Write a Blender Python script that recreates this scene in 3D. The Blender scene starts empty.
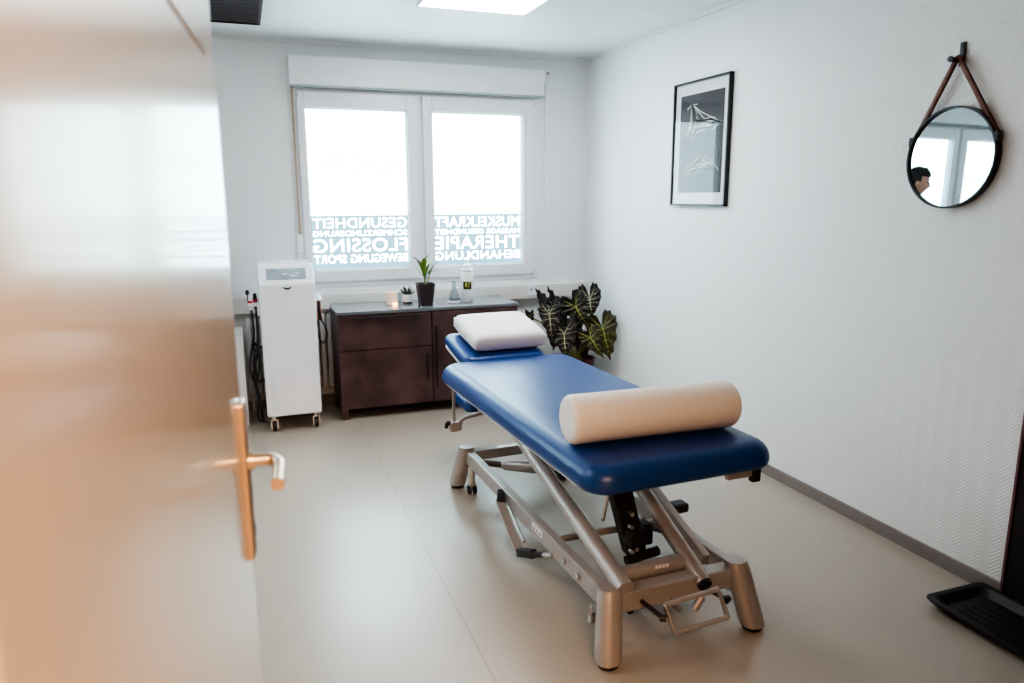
import bpy, bmesh, math, random
from mathutils import Vector, Matrix, Quaternion
random.seed(7)
S = bpy.context.scene
COL = S.collection
PI = math.pi
sin, cos = math.sin, math.cos

# ------------------------------------------------------------------ camera
CAM = Vector((-2.566, -5.350, 1.475))
YAW, PITCH, ROLL, FPX = 0.347428, 0.195972, -0.00361, 732.3
_F = Vector((sin(YAW)*cos(PITCH), cos(YAW)*cos(PITCH), -sin(PITCH)))
_R0 = Vector((cos(YAW), -sin(YAW), 0)); _U0 = _R0.cross(_F)
_R = _R0*cos(ROLL) + _U0*sin(ROLL); _U = -_R0*sin(ROLL) + _U0*cos(ROLL)
cd = bpy.data.cameras.new('camera'); co = bpy.data.objects.new('camera', cd); COL.objects.link(co)
co.matrix_world = Matrix(((_R.x, _U.x, -_F.x, CAM.x), (_R.y, _U.y, -_F.y, CAM.y), (_R.z, _U.z, -_F.z, CAM.z), (0, 0, 0, 1)))
cd.sensor_width = 36; cd.lens = FPX/1024*36; cd.clip_start = 0.02
cd.dof.use_dof = True; cd.dof.focus_distance = 3.6; cd.dof.aperture_fstop = 2.8
S.camera = co

# ------------------------------------------------------------------ materials
MATS = {}
def mat(name, col, rough=.5, metal=0, var=.04, scale=8, bump=0, bscale=60, emis=None, estr=0, coat=0, alpha=1, trans=0, spec=.5, sheen=0):
    m = bpy.data.materials.new(name); m.use_nodes = True
    N, L = m.node_tree.nodes, m.node_tree.links
    b = N['Principled BSDF']
    b.inputs['Roughness'].default_value = rough; b.inputs['Metallic'].default_value = metal
    b.inputs['Specular IOR Level'].default_value = spec
    if coat: b.inputs['Coat Weight'].default_value = coat; b.inputs['Coat Roughness'].default_value = .08
    if trans: b.inputs['Transmission Weight'].default_value = trans
    if sheen: b.inputs['Sheen Weight'].default_value = sheen
    tc = N.new('ShaderNodeTexCoord'); nz = N.new('ShaderNodeTexNoise'); nz.inputs['Scale'].default_value = scale; nz.inputs['Detail'].default_value = 4
    L.new(tc.outputs['Object'], nz.inputs['Vector'])
    cr = N.new('ShaderNodeValToRGB'); e = cr.color_ramp.elements
    lo = [max(0, c*(1-var)) for c in col]; hi = [min(1, c*(1+var)) for c in col]
    e[0].position, e[1].position = .3, .7; e[0].color = (*lo, 1); e[1].color = (*hi, 1)
    L.new(nz.outputs['Fac'], cr.inputs['Fac']); L.new(cr.outputs['Color'], b.inputs['Base Color'])
    if bump:
        n2 = N.new('ShaderNodeTexNoise'); n2.inputs['Scale'].default_value = bscale; n2.inputs['Detail'].default_value = 5
        L.new(tc.outputs['Object'], n2.inputs['Vector'])
        bp = N.new('ShaderNodeBump'); bp.inputs['Strength'].default_value = bump; bp.inputs['Distance'].default_value = .003
        L.new(n2.outputs['Fac'], bp.inputs['Height']); L.new(bp.outputs['Normal'], b.inputs['Normal'])
    if emis:
        b.inputs['Emission Color'].default_value = (*emis, 1); b.inputs['Emission Strength'].default_value = estr
    MATS[name] = m
    return m

def mnode(N, op, a=None, b=None):
    n = N.new('ShaderNodeMath'); n.operation = op
    if a is not None and not hasattr(a, 'links'): n.inputs[0].default_value = a
    if b is not None and not hasattr(b, 'links'): n.inputs[1].default_value = b
    return n

def wallpaper(name, col, u_axis):
    """white painted wallpaper embossed with a fine herringbone"""
    m = mat(name, col, rough=.75, var=.012, scale=1.5)
    N, L = m.node_tree.nodes, m.node_tree.links
    b = N['Principled BSDF']; tc = N.new('ShaderNodeTexCoord'); sx = N.new('ShaderNodeSeparateXYZ')
    L.new(tc.outputs['Object'], sx.inputs[0])
    pp = mnode(N, 'PINGPONG', None, .04); L.new(sx.outputs[u_axis], pp.inputs[0])
    ad = mnode(N, 'ADD'); L.new(sx.outputs['Z'], ad.inputs[0]); L.new(pp.outputs[0], ad.inputs[1])
    mu = mnode(N, 'MULTIPLY', None, 2*PI/.0155); L.new(ad.outputs[0], mu.inputs[0])
    si = mnode(N, 'SINE'); L.new(mu.outputs[0], si.inputs[0])
    bp = N.new('ShaderNodeBump'); bp.inputs['Strength'].default_value = .38; bp.inputs['Distance'].default_value = .0016
    L.new(si.outputs[0], bp.inputs['Height']); L.new(bp.outputs['Normal'], b.inputs['Normal'])
    return m

M_wall = wallpaper('wallpaper_side', (.83, .83, .83), 'Y')
M_wallb = mat('wall_paint', (.80, .81, .82), rough=.8, var=.015, scale=1.2, bump=.1, bscale=90)
M_white = mat('white_plastic', (.82, .82, .83), rough=.35, var=.01)
M_whitegloss = mat('white_enamel', (.86, .87, .91), rough=.16, var=.01, coat=.4)
M_duct = mat('cream_duct', (.74, .70, .68), rough=.45, var=.015)
M_rad = mat('radiator_enamel', (.72, .69, .66), rough=.4, var=.02)
M_black = mat('black_plastic', (.018, .013, .016), rough=.45, var=.15)
M_blackmetal = mat('black_metal', (.02, .015, .018), rough=.35, metal=.2, var=.1)
M_seam = mat('dark_gap', (.03, .025, .03), rough=.8)
M_blue = mat('blue_vinyl', (.008, .046, .20), rough=.35, var=.06, scale=3, bump=.06, bscale=220, spec=.5)
M_silver = mat('silver_powdercoat', (.42, .375, .36), rough=.38, metal=.45, var=.03, bump=.03, bscale=300)
M_steel = mat('brushed_steel', (.62, .58, .56), rough=.25, metal=.9, var=.03)
M_paddle = mat('warm_steel', (.60, .52, .48), rough=.3, metal=.75, var=.03)
M_cotton = mat('white_cotton', (.82, .78, .77), rough=.9, var=.015, bump=.15, bscale=140, sheen=.2)
M_cream = mat('cream_vinyl', (.83, .74, .66), rough=.55, var=.015, bump=.05, bscale=120)
M_creamend = mat('cream_end', (.86, .82, .79), rough=.6, var=.01)
M_rust = mat('rust_brown_board', (.085, .045, .045), rough=.42, var=.42, scale=7, bump=.06, bscale=30)
M_top = mat('grey_top_board', (.17, .17, .18), rough=.15, var=.12, scale=5)
M_pot = mat('dark_brown_pot', (.045, .028, .035), rough=.5, var=.08)
M_potr = mat('maroon_pot', (.10, .022, .03), rough=.4, var=.1)
M_soil = mat('soil', (.03, .02, .015), rough=.95, var=.4, scale=60)
M_ceram = mat('white_ceramic', (.78, .75, .74), rough=.4, var=.03)
M_leafd = mat('dark_leaf', (.024, .015, .014), rough=.38, var=.35, scale=14, spec=.6)
M_leafo = mat('olive_leaf', (.055, .048, .014), rough=.4, var=.3, scale=14, spec=.6)
M_vein = mat('pale_vein', (.50, .50, .30), rough=.5, var=.1)
M_veiny = mat('yellow_vein', (.42, .43, .12), rough=.5, var=.1)
M_stalk = mat('green_stalk', (.20, .22, .07), rough=.5, var=.15)
M_leafg = mat('fresh_leaf', (.16, .27, .035), rough=.4, var=.35, scale=10)
M_leafk = mat('deep_leaf', (.03, .055, .025), rough=.45, var=.3, scale=20)
M_rubber = mat('rubber', (.012, .01, .011), rough=.7)
M_leather = mat('brown_leather', (.15, .045, .025), rough=.55, var=.2, scale=30, bump=.15, bscale=120)
M_doorw = mat('door_lacquer', (.62, .50, .37), rough=.24, var=.015, spec=.5, coat=.25)
M_dooredge = mat('door_edge', (.70, .62, .54), rough=.4, var=.02)
M_brass = mat('satin_steel_warm', (.74, .58, .44), rough=.3, metal=.9, var=.03)
M_dark = mat('dark_brown_door', (.022, .012, .016), rough=.5, var=.25, scale=5)
M_darktrim = mat('reddish_trim', (.16, .06, .07), rough=.5, var=.1)
M_base = mat('baseboard_grey', (.26, .22, .21), rough=.55, var=.05)
M_tray = mat('tray_plastic', (.013, .009, .012), rough=.5, var=.15, bump=.1, bscale=90)
M_vent = mat('dark_vent', (.03, .014, .018), rough=.6, var=.2)
M_mat = mat('picture_mount', (.80, .79, .80), rough=.8, var=.01)
M_art = mat('print_dark', (.022, .010, .016), rough=.6, var=.35, scale=9)
M_sketch = mat('print_white', (.88, .9, .9), rough=.7, var=.05)
M_copper = mat('copper_lead', (.42, .16, .07), rough=.4, var=.2)
M_redm = mat('red_mark', (.6, .03, .05), rough=.4)
M_lab = mat('label_dark', (.05, .05, .01), rough=.5, var=.3, scale=40)
M_laby = mat('label_yellow', (.62, .58, .12), rough=.5)
M_grey = mat('grey_print', (.52, .55, .60), rough=.6)
M_skin = mat('skin', (.52, .30, .22), rough=.5, var=.06, scale=12)
M_hair = mat('dark_hair', (.016, .011, .010), rough=.5, var=.3, scale=60, bump=.4, bscale=150)
M_cloth = mat('dark_shirt', (.03, .03, .04), rough=.85, var=.1)
M_jean = mat('dark_trousers', (.03, .035, .05), rough=.85, var=.1)
M_flame = mat('candle_glow', (.9, .5, .2), emis=(1, .42, .12), estr=4)
M_wax = mat('candle_glass', (.80, .64, .54), rough=.4, var=.03, emis=(1, .55, .32), estr=.06)
M_lightp = mat('light_panel', (.9, .9, .9), emis=(.96, .975, 1), estr=10)
M_film = mat('frosted_film', (.9, .9, .9), rough=.6, emis=(.84, .93, 1), estr=4.6)  # daylight behind the film is put in as its own emission
M_letter = mat('frosted_letters', (.9, .9, .9), rough=.6, emis=(.86, .955, 1), estr=1.7)  # daylight through the letters set as emission too
M_faint = mat('faint_letters', (.8, .8, .8), rough=.6, emis=(.84, .93, 1), estr=1.1)  # backlight set as weaker emission so the word reads faintly
M_screen = mat('device_screen', (.24, .28, .31), rough=.12, var=.25, scale=14, emis=(.5, .6, .68), estr=.08)
M_sash = mat('window_pvc', (.80, .81, .83), rough=.3, var=.008)
M_seal = mat('window_seal', (.42, .47, .50), rough=.6)
M_strap = mat('tan_strap', (.42, .32, .24), rough=.8, var=.1)

def glass_mat(name, tint, gloss=.08, rough=.02):
    m = bpy.data.materials.new(name); m.use_nodes = True
    N, L = m.node_tree.nodes, m.node_tree.links; N.remove(N['Principled BSDF'])
    o = N['Material Output']; t = N.new('ShaderNodeBsdfTransparent'); g = N.new('ShaderNodeBsdfGlossy'); mx = N.new('ShaderNodeMixShader'); lw = N.new('ShaderNodeLayerWeight'); lw.inputs['Blend'].default_value = .5
    pw_ = mnode(N, 'POWER', None, 5); ml = mnode(N, 'MULTIPLY_ADD', None, .9); ml.inputs[2].default_value = .018
    L.new(lw.outputs['Facing'], pw_.inputs[0]); L.new(pw_.outputs[0], ml.inputs[0]); fr = ml
    t.inputs['Color'].default_value = (*tint, 1); g.inputs['Roughness'].default_value = rough
    L.new(fr.outputs[0], mx.inputs[0]); L.new(t.outputs[0], mx.inputs[1]); L.new(g.outputs[0], mx.inputs[2]); L.new(mx.outputs[0], o.inputs['Surface'])
    return m
M_pane = glass_mat('window_glass', (.86, .96, .97))
M_picglass = glass_mat('picture_glass', (.97, .97, .97))
M_clear = glass_mat('clear_glass', (.86, .9, .92), rough=.05)

m = bpy.data.materials.new('mirror_glass'); m.use_nodes = True
b = m.node_tree.nodes['Principled BSDF']; b.inputs['Metallic'].default_value = 1; b.inputs['Roughness'].default_value = .01; b.inputs['Base Color'].default_value = (.66, .74, .77, 1)
M_mirror = m

# floor: speckled linoleum with welded seams
M_floor = mat('linoleum', (.40, .335, .275), rough=.3, var=.06, scale=90, spec=1.0)
N, L = M_floor.node_tree.nodes, M_floor.node_tree.links
tc = N.new('ShaderNodeTexCoord'); sx = N.new('ShaderNodeSeparateXYZ'); L.new(tc.outputs['Object'], sx.inputs[0])
sh = mnode(N, 'ADD', None, 1.933 + 20); L.new(sx.outputs['X'], sh.inputs[0])
md = mnode(N, 'MODULO', None, 2.0); L.new(sh.outputs[0], md.inputs[0])
lt = mnode(N, 'LESS_THAN', None, .007); L.new(md.outputs[0], lt.inputs[0])
mx = N.new('ShaderNodeMixRGB'); mx.blend_type = 'MULTIPLY'; mx.inputs['Color2'].default_value = (.80, .78, .77, 1)
cr = [n for n in N if n.type == 'VALTORGB'][0]
n3 = N.new('ShaderNodeTexNoise'); n3.inputs['Scale'].default_value = 2.5; n3.inputs['Detail'].default_value = 3; L.new(tc.outputs['Object'], n3.inputs['Vector'])
mr = N.new('ShaderNodeMapRange'); mr.inputs['To Min'].default_value = .27; mr.inputs['To Max'].default_value = .35; L.new(n3.outputs['Fac'], mr.inputs['Value'])
b = N['Principled BSDF']; L.new(mr.outputs[0], b.inputs['Roughness'])
L.new(lt.outputs[0], mx.inputs['Fac']); L.new(cr.outputs['Color'], mx.inputs['Color1']); L.new(mx.outputs[0], b.inputs['Base Color'])

# ceiling: white tongue-and-groove boards running along the window wall
M_ceil = mat('ceiling_boards', (.76, .80, .81), rough=.45, var=.02, scale=4)
N, L = M_ceil.node_tree.nodes, M_ceil.node_tree.links
tc = N.new('ShaderNodeTexCoord'); sx = N.new('ShaderNodeSeparateXYZ'); L.new(tc.outputs['Object'], sx.inputs[0])
ad = mnode(N, 'ADD', None, 20); L.new(sx.outputs['Y'], ad.inputs[0])
md = mnode(N, 'MODULO', None, .10); L.new(ad.outputs[0], md.inputs[0])
lt = mnode(N, 'LESS_THAN', None, .006); L.new(md.outputs[0], lt.inputs[0])
bp = N.new('ShaderNodeBump'); bp.inputs['Strength'].default_value = .6; bp.inputs['Distance'].default_value = -.004; L.new(lt.outputs[0], bp.inputs['Height'])
L.new(bp.outputs['Normal'], N['Principled BSDF'].inputs['Normal'])
mx = N.new('ShaderNodeMixRGB'); mx.blend_type = 'MULTIPLY'; mx.inputs['Color2'].default_value = (.86, .86, .87, 1)
cr = [n for n in N if n.type == 'VALTORGB'][0]
L.new(lt.outputs[0], mx.inputs['Fac']); L.new(cr.outputs['Color'], mx.inputs['Color1']); L.new(mx.outputs[0], N['Principled BSDF'].inputs['Base Color'])

# ------------------------------------------------------------------ mesh helpers
def BM(): return bmesh.new()
def box(bm, x0, x1, y0, y1, z0, z1, mtx=None, bev=0):
    t = bmesh.new(); bmesh.ops.create_cube(t, size=1)
    for v in t.verts:
        v.co = Vector((x0+(v.co.x+.5)*(x1-x0), y0+(v.co.y+.5)*(y1-y0), z0+(v.co.z+.5)*(z1-z0)))
    if bev: bmesh.ops.bevel(t, geom=t.edges[:], offset=bev, segments=2, affect='EDGES', profile=.5)
    join(bm, t, mtx); return bm
def join(bm, t, mtx=None):
    t.verts.index_update(); vs = [bm.verts.new(mtx @ v.co if mtx else v.co) for v in t.verts]
    for f in t.faces:
        try: nf = bm.faces.new([vs[v.index] for v in f.verts]); nf.smooth = f.smooth
        except ValueError: pass
    t.free()
def bar(bm, p0, p1, w, h, up=(0, 0, 1), bev=.003):
    """rectangular bar from p0 to p1"""
    p0, p1 = Vector(p0), Vector(p1); d = p1-p0; l = d.length; y = d.normalized(); u = Vector(up)
    x = y.cross(u).normalized(); z = x.cross(y)
    mt = Matrix(((x.x, y.x, z.x, p0.x), (x.y, y.y, z.y, p0.y), (x.z, y.z, z.z, p0.z), (0, 0, 0, 1)))
    return box(bm, -w/2, w/2, 0, l, -h/2, h/2, mt, bev)
def ring_loft(bm, rings, closed=True, cap=True):
    vr = [[bm.verts.new(p) for p in r] for r in rings]; n = len(vr[0])
    for a, b_ in zip(vr, vr[1:]):
        for i in range(n if closed else n-1):
            f = bm.faces.new((a[i], a[(i+1) % n], b_[(i+1) % n], b_[i])); f.smooth = True
    if cap and closed:
        bm.faces.new(list(reversed(vr[0]))); bm.faces.new(vr[-1])
    return bm
def tube(bm, pts, r, seg=12, cap=True):
    pts = [Vector(p) for p in pts]; rings = []
    rs = r if isinstance(r, (list, tuple)) else [r]*len(pts)
    t0 = (pts[1]-pts[0]).normalized(); u = t0.orthogonal().normalized()
    for i, p in enumerate(pts):
        a = pts[max(i-1, 0)]; c = pts[min(i+1, len(pts)-1)]; t = (c-a).normalized()
        u = (u - t*u.dot(t)).normalized(); v = t.cross(u)
        rings.append([p + (u*cos(2*PI*k/seg)+v*sin(2*PI*k/seg))*rs[i] for k in range(seg)])
    return ring_loft(bm, rings, True, cap)
def spline(pts, n=8):
    pts = [Vector(p) for p in pts]; out = []
    for i in range(len(pts)-1):
        p0, p1, p2, p3 = pts[max(i-1, 0)], pts[i], pts[i+1], pts[min(i+2, len(pts)-1)]
        for k in range(n):
            t = k/n
            out.append(.5*((2*p1)+(p2-p0)*t+(2*p0-5*p1+4*p2-p3)*t*t+(3*p1-p0-3*p2+p3)*t**3))
    return out+[pts[-1]]
def lathe(bm, prof, c=(0, 0, 0), seg=32, mtx=None, cap=True):
    c = Vector(c); rings = []
    for r, z in prof:
        rings.append([c+Vector((max(r, 1e-4)*cos(2*PI*k/seg), max(r, 1e-4)*sin(2*PI*k/seg), z)) for k in range(seg)])
    if mtx: rings = [[mtx @ p for p in r] for r in rings]
    return ring_loft(bm, rings, True, cap)
def rrect(w, l, r, n=6):
    pts = []
    for cx, cy, a0 in ((w/2-r, l/2-r, 0), (-w/2+r, l/2-r, PI/2), (-w/2+r, -l/2+r, PI), (w/2-r, -l/2+r, 3*PI/2)):
        for k in range(n+1):
            a = a0+PI/2*k/n; pts.append((cx+r*cos(a), cy+r*sin(a)))
    return pts
def slab(bm, w, l, r, z0, z1, e, mtx=None, top_e=None, seg=6, e0=None):
    """rounded-corner upholstered slab with rolled edges"""
    te = top_e or e; e0 = e if e0 is None else e0; rings = []
    lev = [(e0*(1-sin(a)), z0+e0*(1-cos(a))) for a in (0, PI/6, PI/3, PI/2)] if e0 > 0 else [(0, z0)]
    lev += [(te*(1-sin(a)), z1-te*(1-cos(a))) for a in (PI/2, PI/2.5, PI/3, PI/4, PI/6, PI/12, 0)]
    for off, z in lev:
        ro = max(r-off, .004)
        rings.append([Vector((x, y, z)) for x, y in rrect(w-2*off, l-2*off, ro, seg)])
    # slightly domed top
    rings.append([Vector((p.x*.8, p.y*.92, z1+.003)) for p in rings[-1]])
    if mtx: rings = [[mtx @ p for p in q] for q in rings]
    return ring_loft(bm, rings)

WM = {}
def wm(o): return WM.get(o.name, Matrix())
def obj(name, bm, m, parent=None, local=False, bevel=0, smooth=None, subsurf=0, sharp=None):
    me = bpy.data.meshes.new(name); bmesh.ops.recalc_face_normals(bm, faces=bm.faces[:])
    if smooth is not None:
        for f in bm.faces: f.smooth = smooth
    bm.to_mesh(me); bm.free(); me.materials.append(m)
    o = bpy.data.objects.new(name, me); COL.objects.link(o)
    if parent:
        o.parent = parent
        if not local: me.transform(wm(parent).inverted())
        WM[o.name] = wm(parent)
    elif not local and me.vertices:
        xs = [v.co for v in me.vertices]
        c = Vector(((min(p.x for p in xs)+max(p.x for p in xs))/2, (min(p.y for p in xs)+max(p.y for p in xs))/2, min(p.z for p in xs)))
        me.transform(Matrix.Translation(-c)); o.location = c; WM[o.name] = Matrix.Translation(c)
    if bevel:
        md_ = o.modifiers.new('bevel', 'BEVEL'); md_.width = bevel; md_.segments = 2; md_.limit_method = 'ANGLE'; md_.angle_limit = .7
    if subsurf:
        s_ = o.modifiers.new('subsurf', 'SUBSURF'); s_.levels = s_.render_levels = subsurf
    if any(f.use_smooth for f in me.polygons):
        try: me.set_sharp_from_angle(angle=sharp if sharp else .75)
        except Exception: pass
    return o
def tag(o, label, cat, group=None):
    o['label'] = label; o['category'] = cat
    if group: o['group'] = group
    return o
def thing(name, label, cat, loc=(0, 0, 0), rz=0, group=None):
    o = bpy.data.objects.new(name, None); COL.objects.link(o); o.location = loc; o.rotation_euler = (0, 0, rz); o.empty_display_size = .1
    WM[o.name] = Matrix.Translation(Vector(loc)) @ Matrix.Rotation(rz, 4, 'Z')
    if label: tag(o, label, cat, group)
    return o
def struct(name, bm, m, parent=None, label=None, **k):
    o = obj(name, bm, m, parent, local=True, **k)
    if parent is None:
        o['kind'] = 'structure'
        if label: o['label'] = label
    return o
def at(px, py, Y):
    """point of the plane y = Y seen along a sight line from the viewpoint"""
    d = _F + _R*((px-512)/FPX) - _U*((py-341.5)/FPX)
    return CAM + d*((Y-CAM.y)/d.y)

# ------------------------------------------------------------------ room shell
H = 2.5; XL = -5.3; YF = -5.06; YF2 = -5.20; YH = -8.0
WX = [(-2.20, -.42), (-4.82, -3.04)]; WZ0, WZ1 = .85, 2.20
bm = BM(); box(bm, XL-.1, .1, YH-.1, .3, -.08, 0); struct('floor', bm, M_floor, label='speckled light grey linoleum floor with fine seams')
bm = BM(); box(bm, XL-.1, .1, YH-.1, .3, H, H+.08); struct('ceiling', bm, M_ceil, label='white boarded ceiling')
bm = BM()
for x0, x1 in ((XL, WX[1][0]), (WX[1][1], WX[0][0]), (WX[0][1], 0)): box(bm, x0, x1, 0, .26, 0, H)
for x0, x1 in WX: box(bm, x0, x1, 0, .26, 0, WZ0); box(bm, x0, x1, 0, .26, WZ1, H)
struct('wall_back', bm, M_wallb, label='white window wall')
bm = BM(); box(bm, 0, .12, YF, .26, 0, H); struct('wall_right', bm, M_wall, label='white wall with embossed herringbone wallpaper')
bm = BM(); box(bm, XL-.12, XL, YF, .26, 0, H); struct('wall_left', bm, M_wallb)
DX0, DX1 = -2.69, -1.72
M_front = mat('tan_paint', (.28, .21, .16), rough=.85, var=.02)
bm = BM(); box(bm, XL, DX0-.04, YF2, YF, 0, H); box(bm, DX1+.04, .0, YF2, YF, 0, H); box(bm, DX0-.04, DX1+.04, YF2, YF, 2.10, H); struct('wall_front', bm, M_front)
bm = BM(); box(bm, DX0-.04, DX0, YF2-.01, YF+.01, 0, 2.10); box(bm, DX1, DX1+.04, YF2-.01, YF+.01, 0, 2.10); box(bm, DX0, DX1, YF2-.01, YF+.01, 2.05, 2.10)
struct('trim_3', bm, M_dark, label='door frame around the doorway')
M_hall = mat('hall_paint', (.60, .50, .40), rough=.8, var=.02)
bm = BM(); box(bm, -4.2, -4.1, YH, YF2, 0, H); struct('wall_hall_left', bm, M_hall)
bm = BM(); box(bm, -.4, -.3, YH, YF2, 0, H); struct('wall_hall_right', bm, M_hall)
bm = BM(); box(bm, -4.1, -.4, YH-.1, YH, 0, H); struct('wall_hall_back', bm, M_hall)
bm = BM(); box(bm, -.012, 0, -3.637, 0, 0, .055); box(bm, -.016, 0, -3.637, 0, 0, .012); struct('baseboard_right', bm, M_base, label='low grey brown baseboard')
bm = BM(); box(bm, XL, -.012, -.012, 0, 0, .055); struct('baseboard_back', bm, M_base)
bm = BM(); box(bm, XL, -.02, -.022, 0, H-.022, H); struct('trim_1', bm, M_ceil)
bm = BM(); box(bm, -.022, 0, YF, 0, H-.022, H); struct('trim_2', bm, M_ceil)
# dark door in the right wall
bm = BM(); box(bm, -.03, 0, -4.52, -3.644, .0, 2.04); d1 = struct('door_1', bm, M_dark, label='dark brown door set in the right wall')
bm = BM(); box(bm, -.036, 0, -3.646, -3.637, .0, 2.05); box(bm, -.036, 0, -4.53, -4.52, 0, 2.05); box(bm, -.036, 0, -4.53, -3.637, 2.04, 2.05); struct('door_casing', bm, M_darktrim, d1)
bm = BM(); tube(bm, spline([(-.03, -4.42, 1.05), (-.08, -4.42, 1.05), (-.085, -4.40, 1.05), (-.085, -4.30, 1.05)], 4), .009); struct('door_handle', bm, M_steel, d1)

# ------------------------------------------------------------------ windows
def text_mesh(body, width, height, bold=.02):
    cu = bpy.data.curves.new('t', 'FONT'); cu.body = body; cu.size = 1; cu.offset = bold; cu.fill_mode = 'FRONT'; cu.space_character = 1.06
    o = bpy.data.objects.new('t', cu); COL.objects.link(o)
    dg = bpy.context.evaluated_depsgraph_get(); dg.update(); me = bpy.data.meshes.new_from_object(o.evaluated_get(dg))
    t = bmesh.new(); t.from_mesh(me); bpy.data.objects.remove(o); bpy.data.curves.remove(cu); bpy.data.meshes.remove(me)
    xs = [v.co.x for v in t.verts]; ys = [v.co.y for v in t.verts]
    x0, x1, y0, y1 = min(xs), max(xs), min(ys), max(ys)
    for v in t.verts: v.co = Vector(((v.co.x-x0)/(x1-x0)*width, (v.co.y-y0)/(y1-y0)*height, 0))
    return t
def put_text(bm, body, x_right, width, z0, height, y, bold=.02):
    """lettering on the outside of the glass: reads mirrored from inside"""
    b_ = bold
    for dx_, dz_ in ([(0, 0)] if b_ <= 0 else [(0, 0), (b_, 0), (-b_, 0), (0, b_), (0, -b_), (b_*.7, b_*.7), (-b_*.7, b_*.7), (b_*.7, -b_*.7), (-b_*.7, -b_*.7)]):
        t = text_mesh(body, width-2*max(b_, 0), height-2*max(b_, 0), min(b_, 0))
        for v in t.verts: v.co = Vector((x_right-max(b_, 0)-v.co.x+dx_, y, z0+max(b_, 0)+v.co.y+dz_))
        join(bm, t)
LINES = [[('GESUNDHEIT', 1.255, .072), ('SCHMERZLINDERUNG', 1.198, .040), ('FLOSSING', 1.085, .095), ('BEWEGUNG SPORT', 1.006, .060)],
         [('MUSKELKRAFT', 1.250, .076), ('MASSAGE GESUNDHEIT', 1.196, .038), ('THERAPIE', 1.085, .095), ('BEHANDLUNG', 1.004, .064)]]
def window(n, dx, label):
    w = bpy.data.objects.new('window_%d' % n, None); COL.objects.link(w); w['kind'] = 'structure'; w['label'] = label
    bm = BM(); X0, X1 = -2.225+dx, -.405+dx
    box(bm, X0, -2.165+dx, -.012, .09, .845, 2.215); box(bm, -.455+dx, X1, -.012, .09, .845, 2.215)
    box(bm, -2.165+dx, -.455+dx, -.012, .09, .845, .89); box(bm, -2.165+dx, -.455+dx, -.012, .09, 2.165, 2.215)
    box(bm, -1.352+dx, -1.308+dx, -.0, .09, .89, 2.165)
    struct('window_frame', bm, M_sash, w, bevel=.004)
    for k, (s0, s1, g0, g1) in enumerate(((-2.172, -1.348, -2.125, -1.425), (-1.312, -.448, -1.243, -.545))):
        s0, s1, g0, g1 = s0+dx, s1+dx, g0+dx, g1+dx
        bm = BM(); Z0, Z1, GZ0, GZ1 = .882, 2.172, .965, 2.07
        box(bm, s0, g0, -.035, .05, Z0, Z1); box(bm, g1, s1, -.035, .05, Z0, Z1); box(bm, g0, g1, -.035, .05, Z0, GZ0); box(bm, g0, g1, -.035, .05, GZ1, Z1)
        sh_ = struct('sash', bm, M_sash, w, bevel=.005)
        bm = BM(); e = .006
        box(bm, g0, g0+e, -.02, .02, GZ0, GZ1); box(bm, g1-e, g1, -.02, .02, GZ0, GZ1); box(bm, g0, g1, -.02, .02, GZ0, GZ0+e); box(bm, g0, g1, -.02, .02, GZ1-e, GZ1)
        struct('seal', bm, M_seal, sh_)
        bm = BM(); box(bm, g0, g1, .016, .020, GZ0, GZ1); struct('glass_pane', bm, M_pane, sh_)
        bm = BM(); box(bm, g0+.007, g1-.007, .024, .026, 1.343, GZ1-.007); struct('frosted_film', bm, M_film, sh_)
        bm = BM()
        wd = g1-g0-.030
        for body, z, h in LINES[k]: put_text(bm, body, g1-.013, wd, z, h, .024, h*.016)
        struct('lettering', bm, M_letter, sh_)
        if k == 0:
            bm = BM(); put_text(bm, 'REACTIV', g1-.06, .56, 1.66, .085, .0235, -.012); struct('faint_lettering', bm, M_faint, sh_)
            if n == 2:
                bm = BM(); box(bm, s1-.055, s1-.025, -.047, -.035, 1.40, 1.50)
                tube(bm, [(s1-.04, -.047, 1.47), (s1-.04, -.085, 1.47)], .009); tube(bm, [(s1-.04, -.085, 1.475), (s1-.04, -.085, 1.36)], .010); struct('window_handle', bm, M_white, sh_)
        bm = BM()
        for zz in (.90, 2.15): hx = (s1-.012 if k else s0+.012); box(bm, hx-.006, hx+.006, -.044, -.034, zz-.014, zz+.014, None, .002)
        struct('hinge', bm, M_duct, sh_)
    return w
window(1, 0, 'double white window with mirrored lettering on the lower glass')
window(2, -2.62, 'second double white window behind the door leaf')
def shutter(dx, label, cat='shutter'):
    t = thing('roller_shutter_box', label, cat, (-1.29+dx, -.05, 2.2))
    bm = BM(); box(bm, -2.215+dx, -.393+dx, -.085, -.001, 2.205, 2.392); obj('housing', bm, M_white, t, bevel=.006)
    bm = BM(); box(bm, -2.20+dx, -.40+dx, -.083, -.002, 2.196, 2.2045); obj('underside_gap', bm, M_seam if False else M_seal, t)
    bm = BM(); box(bm, -2.206+dx, -2.192+dx, -.028, -.024, 1.20, 2.197); obj('strap', bm, M_strap, t)
    bm = BM(); box(bm, -2.262+dx+.04, -2.222+dx+.04, -.032, -.0015, 1.09, 1.22, None, .006); obj('strap_winder', bm, M_white, t)
    return t
shutter(0, 'white roller shutter box above the lettered window')
shutter(-2.62, 'white roller shutter box above the window behind the door')
t = thing('cable_conduit', 'thin white vertical conduit on the wall right of the window', 'conduit', (-.345, -.01, .80))
bm = BM(); box(bm, -.362, -.338, -.014, 0, .80, 2.30); obj('channel', bm, M_white, t, bevel=.003)
bm = BM(); box(bm, -.385, -.335, -.03, 0, 2.30, 2.40, None, .006); obj('end_box', bm, M_white, t)
bm = BM(); tube(bm, [(-.350, -.03, 2.372), (-.350, -.046, 2.372)], .011); obj('knob', bm, M_strap, t)
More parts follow.
